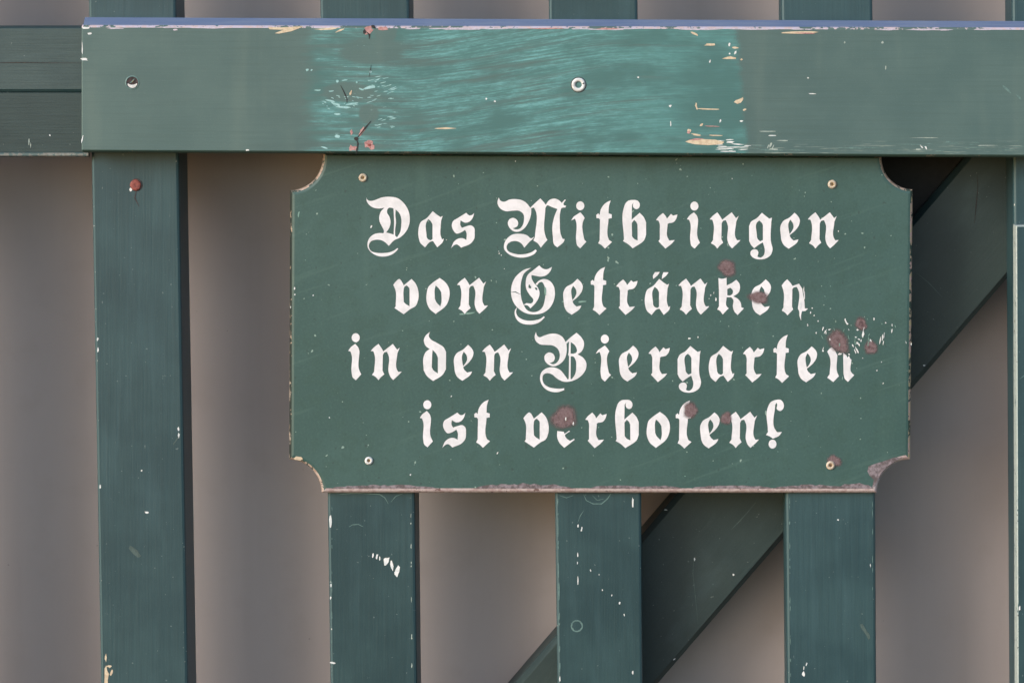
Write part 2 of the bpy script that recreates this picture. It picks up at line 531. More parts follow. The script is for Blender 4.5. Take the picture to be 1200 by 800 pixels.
s2.build('slat', gate, GATE)

s3 = slat(643, 653, 747, 753, SLAT_B)
flecks(s3, [(a, b, rx * .8, ry * .85, an) for a, b, rx, ry, an in [(677.5, 616, 1.2, 2, 0), (681.5, 620, 1.1, 3, 10), (677, 650, .7, 3, 0), (676.5, 659, .7, 2, 0), (677.2, 680, .8, 5.5, 0), (692, 668, .9, 1.8, -15), (706, 691, .7, 1.2, 0), (717, 697, .9, 1.6, 0),
            (726, 706, 1.1, 2.0, 15), (731.5, 720, .8, 1.6, 0), (741.5, 589, 1.3, 7, 2), (741.5, 787, 1.0, 3, 5), (702, 673, .6, 1.2, 0), (656, 795, 1, 3, 0)]], WHITE, YC)
flecks(s3, [(653.6 + (q - 580) * .012, q, rnd.uniform(.4, 1.0), rnd.uniform(1, 8), 0) for q in (588, 602, 611, 622, 636, 641, 668, 690, 696, 722, 731, 760, 781)], PALEG, YC)
for i in range(14):                                                 # pale ring of a filled screw hole
    a0, a1 = 2 * math.pi * i / 14, 2 * math.pi * (i + 1) / 14
    k = rnd.uniform(.8, 1.25)
    pt = lambda a, r: P(676 + r * math.cos(a), 733 + r * math.sin(a), YC)
    s3.poly([pt(a1, 7.2), pt(a0, 7.2), pt(a0, 7.2 - 1.6 * k), pt(a1, 7.2 - 1.6 * k)], PALEG)
stroke(s3, [(655, 580), (664, 583), (672, 580)], 1.0, PALEG, YC)
stroke(s3, [(684, 579), (687, 586), (695, 590), (705, 590), (712, 584), (716, 578)], 1.1, PALEG, YC)
stroke(s3, [(694, 580), (700, 586), (708, 584)], .9, PALEG, YC)
stroke(s3, [(684, 598), (680, 604), (677, 612)], .9, PALEG, YC)
s3 = s3.build('slat', gate, GATE)
s3['label'] = 'middle slat with a pale filled screw hole'

s4 = slat(915.5, 922.5, 1022.5, 1027, SLAT)
flecks(s4, [(982, 609, 1.2, .8, 0), (941.5, 789, 1.4, 3.4, 0), (945, 778, .7, 2.5, 20), (942, 782, .6, 2, 0), (1020, 662, .5, 2, 0)], WHITE, YC)
flecks(s4, [(925.2 + (q - 580) * .006, q, rnd.uniform(.3, .8), rnd.uniform(.8, 4), 0) for q in (587, 594, 612, 640, 655, 664, 671, 703, 712, 745, 751, 773, 790)], PALEG, YC)
flecks(s4, [(1022.6, q, .4, rnd.uniform(1.5, 6), 0) for q in (590, 601, 623, 655, 668, 689)], PALEG, YC)
flecks(s4, [(1013, 738, 2.2, 10, -30), (1017, 744, 2, 6, -20)], BSCUFF, YC)
s4.build('slat', gate, GATE)

s5 = slat(1186, 1191, 1292, 1296, SLAT)
s5.build('slat', gate, GATE)

# batten screwed to the right slat: only its left edge is inside the photo
def build_batten():
    p = Part()
    y0 = YS - .018
    c = .0008
    a, b = P(1190.8, 264.5, y0), P(1193.5, 1060, y0)
    xr = P(1300, 300, y0).x
    def ring(inset, y):
        return [Vector((b.x + inset, y, b.z + inset)), Vector((xr - inset, y, b.z + inset)), Vector((xr - inset, y, a.z - inset)), Vector((a.x + inset, y, a.z - inset))]
    p.rings([ring(0, YS - .0002), ring(0, y0 + c), ring(c * .8, y0)], [BATEDGE] * 4, SLAT, SLAT)
    stroke(p, [(1195, 444), (1200, 440), (1206, 436)], 1.0, PALEG, y0 - .0001)
    fleck(p, 1195, 712, .9, 3, 0, WHITE, y0 - .0001)
    return p.build('batten', gate, GATE)
build_batten()

# diagonal brace, behind the slats
YB = YS + TS + .0004
def build_brace():
    p = Part()
    th = .045
    e_u = lambda py: (803 + (577.5 - py) / 1.1675, py)             # upper edge of its flat face
    e_l = lambda py: (917 + (623 - py) / 1.158, py)                # lower edge
    A, B = Vector(e_u(171)), Vector(e_u(1010))
    C, D = Vector(e_l(171)), Vector(e_l(1010))
    d = (B - A).normalized()
    nrm = Vector((d.y, -d.x))                                       # towards the lower right or the upper left
    if nrm.x > 0:
        nrm = -nrm                                                  # now the upper left
    cu, cl = 7.0, 5.0
    def ring(a, c):
        pts = [a + nrm * cu, a + nrm * cu * .35, a, c, c - nrm * cl * .35, c - nrm * cl]
        ys = [YB + cu * .0006 * 1.2, YB + cu * .0006 * .4, YB, YB, YB + cl * .0006 * .4, YB + cl * .0006 * 1.2]
        r = [P(q.x, q.y, y) for q, y in zip(pts, ys)]
        r.append(Vector((r[5].x, YB + th, r[5].z)))
        r.append(Vector((r[0].x, YB + th, r[0].z)))
        return r
    p.rings([ring(B, D), ring(A, C)], BRACE, BRACE, BRACE)
    y = YB - .00012
    stroke(p, [(857, 620), (866, 611), (876, 600), (886, 588)], .9, BSCUFF, y)
    stroke(p, [(813, 652), (812, 672), (815, 700), (818, 730)], .8, BSCUFF, y)
    flecks(p, [(859.5, 673, .9, 1.2, 0), (814, 655, .8, 2, 0), (780, 597, 2, .7, 0), (790, 772, 1.6, .6, -40), (1083, 428, 1.2, .9, 0)], WHITE, y)
    stroke(p, [(1145, 205), (1146, 220), (1144, 240), (1142, 262)], 1.0, CRACK, y)
    stroke(p, [(1075, 320), (1090, 333), (1104, 348)], 1.0, BSCUFF, y)
    return p.build('brace', gate, GATE)
build_brace()

# unseen beam added behind the rail to block light from above; the brace meets it
def build_shade_beam():
    p = Part()
    rings = []
    for px in (97, 1560):
        top, bot = P(px, 48, YB), P(px, 169.5, YB)
        rings.append([Vector((top.x, y, z)) for y, z in ((YB, top.z), (YB + .045, top.z), (YB + .045, bot.z), (YB, bot.z))])
    p.rings(rings, BRACE, BRACE, BRACE)
    return p.build('shade_beam', gate, GATE)
build_shade_beam()

def build_shade_panel():  # added panel, makes the gap above the brace as dark as deep shade
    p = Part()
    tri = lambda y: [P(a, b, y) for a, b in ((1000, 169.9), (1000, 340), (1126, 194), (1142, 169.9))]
    p.rings([tri(YB + .034), tri(YB + .014)], GAP_SHADE, GAP_SHADE, GAP_SHADE)
    o = p.build('shade_panel', gate, GATE)
    o['label'] = 'black panel added to darken the gap above the brace'
build_shade_panel()

# front rail
def rail_line(py0, py1, px):                                        # rows given at px 95 and 1200
    return lerp(py0, py1, (px - 95) / 1105)
def build_rail():
    p = Part()
    xs = [95.5, 97, 400, 700, 1000, 1300, 1560]
    rings = []
    tb = .025
    for i, px in enumerate(xs):
        e = 1.2 if i == 0 else 0
        pr = [(20.5, 25, .0085), (29.5, 32.4, .0022), (31.2, 34.0, .0004), (32.4, 35.2, 0), (175.5, 181.4, 0), (177.0, 183.0, .0009), (178.6, 184.6, .0030)]
        r = [P(px, rail_line(a, b, px), y + e * .0006) for a, b, y in pr]
        r = [Vector((P(px, 100, 0).x, q.y, q.z * (1 + (q.y - CAMY) / 2.175 - 1) if False else q.z)) for q in r]
        r.append(Vector((r[0].x, tb - .0002, r[6].z)))
        r.append(Vector((r[0].x, tb - .0002, r[0].z)))
        if i == 0:                                                  # the end grain is eased at its top corner
            r[0] = r[0] + Vector((.0062, 0, 0)); r[8] = r[8] + Vector((.0062, 0, 0))
        rings.append(r)
    mats = [RAILTOP, RAILEDGE, RAILEDGE, RAIL, RAILUNDER, RAILUNDER, RAILUNDER, RAIL, RAILTOP]
    p.rings(list(reversed(rings)), mats, RAIL, RAIL)
    y = YR - .00012
    # chips of bare wood near the right end of the rubbed stretch
    ragged(p, [(803, 166), (810, 163.5), (820, 163), (838, 163.8), (849, 166.5), (846, 169), (830, 170.2), (814, 169.2), (807, 167.5)], CREAM, y)
    ragged(p, [(806, 164.6), (815, 162.2), (825, 162.6), (818, 164.4)], PINK, y - .0001)
    flecks(p, [(832, 52.5, 6.5, 1.5, -3), (860.5, 56, 4.2, 1.2, 4), (854.5, 68, 8, 2.0, -2), (866, 118.5, 6.0, 2.6, -22), (873, 128.5, 2.2, 1.3, -20), (830, 128, 12, .8, 2), (816, 125, 1.2, 4.5, -12),
               (808, 153.5, 2.4, 2.6, 30), (816, 158, 6, 1.0, 8), (838, 159, 9, .7, 2), (822, 146.5, 2, 1.3, -25), (814, 40, 5, 1.3, 20), (869, 70, 1.2, 1, 0), (936, 38.2, 19, 1.5, -1)], CREAM, y)
    flecks(p, [(944, 39.0, 12, 1.0, 0), (807, 155, 2, 1.6, 0), (835, 148, 7, .6, 2)], PINK, y - .0001)
    flecks(p, [(855, 52, 1.2, 2.2, 20), (861.5, 62, 1.3, 2.4, 25), (855, 63, 1, 1, 0), (832, 72, .8, 2.0, 20), (785, 124.5, 1.2, 1.2, 0), (786, 145, .7, 3, 0), (869, 142, 2, .9, 0), (844, 142, 1, 2, 20), (947, 91.5, .9, .9, 0),
               (952, 110, 5, .5, 0), (905, 159, 4.5, .8, -4), (1080, 172, .9, 2.8, -35), (1085, 173, .8, 2.4, -35),
               (748, 91, 1.1, 1.0, 0), (786, 124, 1, 1, 0), (570, 116, 1.0, 1.0, 0), (580, 119, 1.2, 1.0, 0)], WHITE, y)
    flecks(p, [(840, 165 + i * 2.2, rnd.uniform(6, 14), .55, 0) for i in range(2)] + [(860 + rnd.uniform(-18, 18), 163 + rnd.uniform(0, 15), rnd.uniform(3, 9), .55, rnd.uniform(-8, 4)) for i in range(16)], WHITE, y)
    flecks(p, [(rnd.uniform(885, 1200), rnd.uniform(166, 178), rnd.uniform(3, 14), .5, rnd.uniform(-2, 2)) for i in range(26)], PALEG, y)
    flecks(p, [(1085, 161.5, 15, .5, 0), (1155, 170.6, 13, .5, 0), (1076, 175, 4, .8, 0), (990, 50, 1, 1.3, 0), (1034, 50, 1.2, 1.4, 0), (1038, 80, .6, 2.4, 0), (900, 154, 12, .5, 0), (918, 165, 7, .6, 0), (906, 175, 5, .9, 0), (903, 170, 1.0, 3.6, 25), (906, 172, .8, 3, 30), (900, 172, .8, 2.4, 20)], PALEW, y)
    flecks(p, [(1180, 105, 7, 1.4, 42), (1194, 114, 5, 1.2, 50)], PALEG, y)
    # pale rubbed dots on the left part of the rubbed stretch
    flecks(p, [(360, 82, 1.6, 1.6, 0), (365, 82.5, 1.2, 1, 0), (395.5, 95.5, 1.6, 1.6, 0), (404, 94, 3, .8, -8), (434, 84.5, 1.4, 1.4, 0), (418, 96.5, 1.2, 1.2, 0), (386, 118, 6, 1.0, 12), (394, 122, 5, 1.2, 16),
               (404, 126, 9, 1.2, 5), (412, 122, 8, 1.0, -10), (396, 134, 4, 1.2, 0), (432, 103, 7, 1.6, -10), (424, 105, 3, .9, 20), (372, 106, 4, .8, 0), (388, 107, 3, .8, 0), (395, 160, 3, 2, 15), (380, 173, 4, 1.2, 20)], CYANW, y)
    flecks(p, [(rnd.uniform(432, 462), rnd.uniform(88, 122), rnd.uniform(1.5, 5), .4, rnd.uniform(-25, 5)) for i in range(28)], CYANW, y)
    flecks(p, [(rnd.uniform(376, 430), rnd.uniform(112, 128), rnd.uniform(1, 3), .4, rnd.uniform(0, 25)) for i in range(22)], CYANW, y)
    flecks(p, [(rnd.uniform(440, 462), rnd.uniform(136, 150), rnd.uniform(1.5, 4), .4, rnd.uniform(-20, 5)) for i in range(14)], CYANW, y)
    flecks(p, [(520, 150.5, 12, .9, 0), (1000, 600, 1, 1, 0)][:1], CREAM, y)
    for i in range(7):
        stroke(p, [(456 + i * 3.5 + rnd.uniform(-1, 1), 170 + rnd.uniform(-2, 2)), (464 + i * 3 + rnd.uniform(-1, 1), 164 + rnd.uniform(-2, 2))], .8, PALEG, y)
    # split in the wood with pink primer round it
    for (a, b, rx, ry, an) in ((433, 169, 6.5, 5.5, 20), (413, 174, 5, 3.4, 10), (424, 154, 2.4, 6, 35), (412, 155, 1.4, 3, 0), (431.5, 35.5, 5, 4.6, 0), (449, 33.5, 5, 2.4, 0)):
        fleck(p, a, b, rx, ry, an, PINK, y, .45, 12)
    for k in range(6):
        an = k * 60 + 15
        stroke(p, [(433 + 1.5 * math.cos(R(an)), 169 + 1.5 * math.sin(R(an))), (433 + 5.5 * math.cos(R(an)), 169 + 5 * math.sin(R(an)))], .9, RUSTRED, y - .0001)
    fleck(p, 432.5, 170, 2.0, 2.0, 0, RUSTRED, y - .00012)
    stroke(p, [(434.5, 142), (428, 150), (422.5, 157), (417.5, 162.5)], 1.7, CRACK, y - .00015)
    stroke(p, [(417.5, 163), (419.5, 168), (418.5, 175), (417, 181)], 1.5, CRACK, y - .00015)
    fleck(p, 417.8, 163, 2.6, 2.2, 0, CRACK, y - .0002)
    stroke(p, [(399, 100), (403, 108), (406.5, 116), (406.5, 121)], 1.2, CRACK, y - .00015)
    stroke(p, [(435, 76), (434, 82), (432.5, 90)], 1.0, CRACK, y - .00015)
    stroke(p, [(429, 37), (433, 41), (432.5, 46)], 1.6, CRACK, y - .00015)
    fleck(p, 438, 31.8, 3, 2.0, 30, CRACK, y - .00015)
    fleck(p, 427, 37, 2, 2.6, 0, CRACK, y - .00015)
    fleck(p, 411, 109, 1.2, 3, 25, CREAM, y - .00016)
    # chips along the top edge and the left end
    flecks(p, [(100.5, 33.0, 5, 1.3, 0), (105, 39.5, 2.2, 1.3, 0), (99, 69.8, 4.2, 1.5, 3), (96.4, 57, .6, 8, 0), (96.5, 163, .8, 4, 15), (290, 176, 2.4, 1.0, 0)], WHITE, y)
    flecks(p, [(136, 33.4, 10, .8, 0), (200, 32.4, 14, .8, 0), (206, 35, 2.5, 1.0, 0), (245, 33.0, 20, .7, 0)], LAV, y)
    ragged(p, [(314, 32), (330, 32.4), (356, 31), (349, 34), (341, 37), (327, 39.6), (322, 39.2), (332, 35.2), (316, 34.6)], CREAM, y)
    flecks(p, [(384, 34, 14, 1.1, -3), (398, 36, 6, 1.0, -25)], CREAM, y)
    flecks(p, [(q, 33.6 + (q - 450) * .0018 + rnd.uniform(-.3, .6), rnd.uniform(4, 20), rnd.uniform(.4, 1.0), 0) for q in [rnd.uniform(460, 1195) for _ in range(30)]], LAV, y)
    flecks(p, [(714, 33.9, 16, .9, 0), (640, 33.7, 20, .7, 0)], PINK, y - .0001)
    return p.build('rail', gate, GATE)
rail = build_rail()
rail['label'] = 'broad top rail with a stretch rubbed through to teal paint'

def disc_rings(cx, cy, prof):
    """turned shape about the viewing axis: prof is a list of (radius in pixels, depth)"""
    n = 28
    return [[P(cx + r * math.cos(-2 * math.pi * i / n), cy + r * math.sin(-2 * math.pi * i / n), y) for i in range(n)] for r, y in prof]

def rail_screw(cx, cy):
    p = Part()
    p.rings(disc_rings(cx, cy, [(9.2, -.0001), (8.6, -.0003)]), DARK)
    p.rings(disc_rings(cx, cy, [(8.4, .0004), (8.0, -.0006), (6.4, -.0010), (4.0, -.0008), (3.5, .0030)]), [ZINC] * 28)
    p.rings(disc_rings(cx, cy, [(3.5, .0029), (.4, .0030)]), DARK, None, DARK)
    fleck(p, cx + 5.6, cy - 1.6, 1.3, .8, -15, CRACK, -.0013)
    o = p.build('screw', rail, GATE, True)
    return o
rs = rail_screw(678, 99.5)
rs['label'] = 'screw with a bare white zinc ring'

def rail_hole_screw(cx, cy):
    """countersunk screw with the paint broken away round it"""
    p = Part()
    p.rings(disc_rings(cx, cy, [(8.4, -.0001), (7.4, -.0004), (6.6, -.0001)]), PALEG)
    p.rings(disc_rings(cx, cy, [(6.8, -.00035), (4.6, -.0002), (.5, -.0002)]), DARK, None, DARK)
    pts = []
    for i in range(9):
        a = R(8 + 164 * i / 8)
        pts.append((cx + 5.8 * math.cos(a), cy + .8 + 5.6 * math.sin(a)))
    for i in range(9):
        a = R(172 - 164 * i / 8)
        pts.append((cx + 4.6 * math.cos(a), cy + .6 + 2.0 * math.sin(a)))
    p.tess([pts], ZINC, -.0007)
    stroke(p, [(cx - 3, cy + .5), (cx, cy - 1.5), (cx + 2.5, cy - 4.5)], 1.7, PALEG, -.0008)
    stroke(p, [(cx - .5, cy - .5), (cx + 1.5, cy - 2.5)], 1.1, BRASS, -.0010)
    return p.build('screw', rail, GATE)
rail_hole_screw(155, 97)

def rusty_screw(cx, cy):
    p = Part()
    p.rings(disc_rings(cx, cy, [(6.6, YS), (6.3, YS - .0006), (5.0, YS - .0011), (2.6, YS - .0009), (.4, YS - .0008)]), RUSTRED, None, RUSTRED)
    p.rings(disc_rings(cx + .6, cy - .2, [(7.6, YS - .0001), (6.8, YS - .0003)]), DARK)
    fleck(p, cx - 5.6, cy + 5.4, 1.6, 2.2, 30, WHITE, YS - .0004)
    o = p.build('screw', s1, GATE, True)
    o['label'] = 'rusty red screw head'
rusty_screw(159, 217)

# ------------------------------------------------------------------ grooved board of the next fence panel, left
board = thing('fence_panel', 'dark green fence panel with a grooved board, left of the end of the gate rail', 'fence', BOARD)
def build_board():
    y0 = YS - .006
    prof_u = [(30.0, .0050), (31.6, .0012), (33.4, 0), (104.5, 0), (107.2, .0006), (108.5, .0013)]
    prof_l = [(108.7, .0010), (109.0, .0007), (178.3, .0007), (179.2, .0002), (182.5, .0002), (184.0, .0020)]
    def sheet(prof, mats, name, back_top, back_bot):
        p = Part()
        rings = []
        for px in (-330, 105.0 - 1.5):
            x = P(px, 100, y0).x
            r = [Vector((x, y0 + d, P(0, py + (px - 0) * 0.0, y0).z)) for py, d in prof]
            r.append(Vector((x, YS - .0003, r[-1].z)))
            r.append(Vector((x, YS - .0003, r[0].z)))
            rings.append(r)
        p.rings(list(reversed(rings)), mats, mats[0], mats[0])
        return p
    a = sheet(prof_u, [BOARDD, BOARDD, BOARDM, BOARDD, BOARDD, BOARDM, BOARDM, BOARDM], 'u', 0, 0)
    yy = y0 - .0001
    stroke(a, [(-20, 74), (20, 73.5), (60, 73.8), (97, 74)], .9, CRACK, yy)
    a.build('upper_moulding', board, BOARD)
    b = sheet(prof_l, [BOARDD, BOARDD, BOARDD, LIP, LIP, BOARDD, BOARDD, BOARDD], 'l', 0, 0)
    yb = y0 + .0005
    flecks(b, [(34, 166, .7, 4.5, 0), (36, 170, .5, 3, 0)], PALEW, yb)
    fleck(b, 58.5, 158.5, .8, .8, 0, WHITE, yb)
    b.build('lower_moulding', board, BOARD)
LIP = worn('board_lip', BOARD, S(78, 98, 98), S(128, 132, 128), S(112, 112, 108), .5, .03, .2)
build_board()
for x in (-104, -372):
    slat(x - 54, x - 44, x + 46, x + 56, SLAT).build('slat', board, BOARD)

# ------------------------------------------------------------------ sign
sign = thing('sign', 'green painted sign with scalloped corners and white gothic lettering below the top rail', 'sign', SIGN)
TH = .006
YF = YS - TH                                                        # front of the panel
def arc(cx, cy, r, a0, a1, n=14):
    return [(cx + r * math.cos(R(lerp(a0, a1, i / n))), cy + r * math.sin(R(lerp(a0, a1, i / n)))) for i in range(n + 1)]
def outline(d):
    """clockwise as seen; d is the inset in pixels; each point carries the name of the edge that starts there"""
    o = []
    def run(pts, tag, last):
        for i, q in enumerate(pts):
            o.append((q, tag if i < len(pts) - 1 else last))
    run(arc(340 + 0, 185, 38 + d, 90 - 0, 0, 14)[0:], 'n', 't')      # from the left side round to the top
    k = arc(1070, 185, 37 + d, 180, 90, 14)
    run(k, 'nr', 'r')
    k = arc(1066.5, 577, 39 + d, 270, 180, 14)
    run(k, 'nb', 'b')
    k = arc(338, 577, 39 + d, 0, -90, 14)
    run(k, 'n', 'l')
    pts = []
    n = 15
    for i, (q, tag) in enumerate(o):
        x, y = q
        g = i // n
        j = i % n
        if g == 0 and j == 0: x += d
        if (g == 0 and j == n - 1) or (g == 1 and j == 0): y = 0
        if g == 1 and j == n - 1: x -= d
        if g == 2 and j == 0: x -= d
        if g == 2 and j == n - 1: y -= d
        if g == 3 and j == 0: y -= d
        if g == 3 and j == n - 1: x += d
        # keep the arc ends inside the inset rectangle
        x = min(max(x, 339 + d), 1069.5 - d)
        y = min(max(y, lerp(178.6, 184.6, (x - 95) / 1105) + d * .45), 577 - d)
        pts.append(((x, y), tag))
    return pts
TAGM = {'n': EDGE_NOTCH, 't': EDGE_TOP, 'nr': EDGE_NOTCH, 'r': EDGE_RIGHT, 'nb': EDGE_BOT, 'b': EDGE_BOT, 'l': EDGE_LEFT}
def build_panel():
    p = Part()
    prof = [(0, YF + TH - .0003), (0, YF + .0032), (.9, YF + .0014), (2.6, YF + .0004), (5.2, YF)]
    rings = []
    for d, y in prof:
        o = outline(d)
        rings.append([P(q[0], q[1], y) for q, _ in reversed(o)])
    tags = [tg for _, tg in outline(0)]
    n = len(tags)
    mats = [TAGM[tags[(n - 2 - j) % n]] for j in range(n)]
    p.rings(rings[:4], mats, ENAMEL, None)
    soft = {EDGE_BOT: EDGE_BOT}
    p.rings(rings[3:], [soft.get(m, ENAMEL) for m in mats], None, None)
    o = [q for q, _ in outline(5.2)]
    p.tess([o], ENAMEL, YF)
    y = YF - .00010
    # paint flaked off above the bottom edge
    r2 = random.Random(3)
    def flake(x0, x1, h, m):
        pts = [(x0, 572.2)]
        k = max(3, int((x1 - x0) / 5))
        for i in range(1, k):
            t = i / k
            pts.append((lerp(x0, x1, t) + r2.uniform(-1.5, 1.5), 571.5 - h * .72 * (math.sin(math.pi * t) ** .6) * r2.uniform(.65, 1.1)))
        pts.append((x1, 572.2))
        p.tess([pts], m, up(y))
    for a, b, h in ((388, 512, 5.5), (556, 672, 7.5), (690, 760, 4.5), (742, 800, 4), (810, 905, 5), (905, 1000, 5.5), (980, 1024, 8)):
        flake(a, b, h, MAUVE)
    ragged(p, [(1016.5, 552), (1018, 546), (1026, 543), (1036, 540), (1047, 536), (1058, 535.4), (1049, 540), (1040, 546), (1033, 553), (1029, 561), (1026, 569), (1022, 571), (1024, 562), (1019, 557)], MAUVE, y)
    ragged(p, [(344, 537.0), (347, 534.4), (353, 535.2), (355, 537.4), (352, 539.2), (346, 538.4)], CREAM, y)
    # loose white chips round the lettering
    chips = [(958.75, 376, .9, 1.1, 0), (946.5, 381, .7, 2.2, 0), (965, 384, 1.0, 1.2, 0), (967, 388.5, .8, 3.4, 30), (972, 386, 1.6, .9, -30), (956.5, 390, .8, 1.6, 10), (991.5, 377, 1.0, 4.4, -28), (993, 379.5, 1.2, 1.5, 0), (990.5, 374.5, .8, 1.6, 0),
             (1024.3, 373.5, 1.0, 2.0, 10), (1038, 378, .9, 1.0, 0), (1045, 388, .7, 3.4, 10), (1045.3, 381, .6, 2, 0), (1005, 386.5, 1.5, 1.2, -20), (1011.5, 391, 1.5, 4.6, 12), (1006.5, 397.5, 2.0, .8, 30), (1003, 395, 1.8, .7, 20), (1009, 399, .7, 2, 10),
             (1034, 396, .7, 5.5, 8), (1031.5, 399, .6, 4.5, 10), (1036, 393, .5, 4, 6), (1035, 402, .6, 3, 10), (1004.5, 401.5, 1.6, 1.6, 0), (1004.3, 410, .9, 5, -25), (999.5, 405, .8, 2.6, -30), (1002, 411, .7, 4, -20), (1007, 404, .8, 2, -20),
             (1027.5, 434, .9, .9, 0), (964.5, 411, 1.3, 1, 0), (938, 359, .8, 5.8, 6), (942, 340, .8, 5, 0), (952, 361, 1, 1, 0), (950, 366, .8, 2, 10), (954, 369.5, .9, 1, 0), (985, 414.8, 2.2, .9, -30), (995, 415, 1.4, 1, 20), (1011, 419.5, .6, .6, 0),
             (836.5, 343, .6, 1.6, 5), (833, 346, .7, 1.6, 10), (839, 350.5, 1, 2.2, 0), (831, 350, .4, 1, 0), (808, 396.5, 2.4, 1.0, -4), (818, 395, .9, 1.4, 20), (982.5, 271, .6, 1, 0), (529, 464, 1, 1.2, 20), (583, 530.5, .9, 1.6, 25),
             (585, 297, .7, .9, 0), (587.5, 299, .7, .9, 0), (584.5, 294.5, .5, .8, 0), (591, 315, .5, .5, 0), (435, 266, 1.3, 2, 20), (523, 281, .6, .8, 0), (663, 490.5, .9, 2.2, 8), (672, 496, .9, 2.4, 10), (345, 338, 1.0, 2.0, 0), (345.5, 345, .9, 1.2, 0),
             (367, 346, .9, 1.0, 0), (386, 489, .9, .9, 0), (340.5, 360, .9, 2, 0), (604, 189, .7, 1, 0), (481, 556, 1, 1, 0), (858, 209.5, .5, .9, 0), (1033, 424, .8, .9, 0), (1035, 449, .9, .9, 0), (1013, 371, .4, .4, 0)]
    flecks(p, [(a, b, rx * .8, ry * .85, an) for a, b, rx, ry, an in chips], WHITE, y - .00035)
    r3 = random.Random(11)
    for i in range(34):
        fleck(p, r3.gauss(1002, 24), r3.gauss(392, 15), r3.uniform(.25, .6), r3.uniform(.6, 2.6), r3.uniform(-30, 30), WHITE if i % 3 == 0 else PALES, y - .0003)
    for i in range(12):
        fleck(p, r3.uniform(350, 1058), r3.uniform(195, 560), r3.uniform(.3, .6), r3.uniform(.4, .9), r3.uniform(0, 180), PALES, y)
    for (a, b, rx, ry, an) in ((663, 353.5, 4, 1.0, 4), (682, 353.5, 5, 1.0, -8), (541, 368, 4, .9, 0), (551, 367, 6, 1.0, -6), (350, 251, .8, 4, 12)):
        fleck(p, a, b, rx, ry, an, PALES, y)
    return p.build('panel', sign, SIGN)
PALES = flat('sign_pale_scratch', S(128, 160, 148), S(112, 146, 136), SIGN, .2, .55)
build_panel()

# ---- lettering: outlines of the blackletter hand, traced as curves; '!' marks a sharp corner
def pts(s):
    out = []
    for w in s.split():
        sharp = w.endswith('!')
        a, b = w.rstrip('!').split(',')
        out.append((float(a), float(b), sharp))
    return out
def curve(s, step=5):
    q = pts(s)
    n = len(q)
    res = []
    for i in range(n):
        p0, p1, p2, p3 = q[i - 1], q[i], q[(i + 1) % n], q[(i + 2) % n]
        d = math.hypot(p2[0] - p1[0], p2[1] - p1[1])
        def tan(pa, pb, pc):
            # chord-length aware tangent so that uneven spacing does not overshoot
            da = math.hypot(pb[0] - pa[0], pb[1] - pa[1]) or 1
            dc = math.hypot(pc[0] - pb[0], pc[1] - pb[1]) or 1
            return [((pb[k] - pa[k]) / da * dc + (pc[k] - pb[k]) / dc * da) / (da + dc) for k in (0, 1)]
        t1 = [(p2[k] - p1[k]) / d for k in (0, 1)] if p1[2] else tan(p0, p1, p2)
        t2 = [(p2[k] - p1[k]) / d for k in (0, 1)] if p2[2] else tan(p1, p2, p3)
        m = 1 if (p1[2] and p2[2]) else max(2, int(d / 14))
        for j in range(m):
            u = j / m
            h00, h10, h01, h11 = 2*u**3 - 3*u*u + 1, u**3 - 2*u*u + u, -2*u**3 + 3*u*u, u**3 - u*u
            res.append(tuple(h00 * p1[k] + h10 * d * t1[k] + h01 * p2[k] + h11 * d * t2[k] for k in (0, 1)))
    return res
def oval(cx, cy, rx, ry):
    return [(cx + rx * math.cos(2 * math.pi * i / 24), cy + ry * math.sin(2 * math.pi * i / 24)) for i in range(24)]
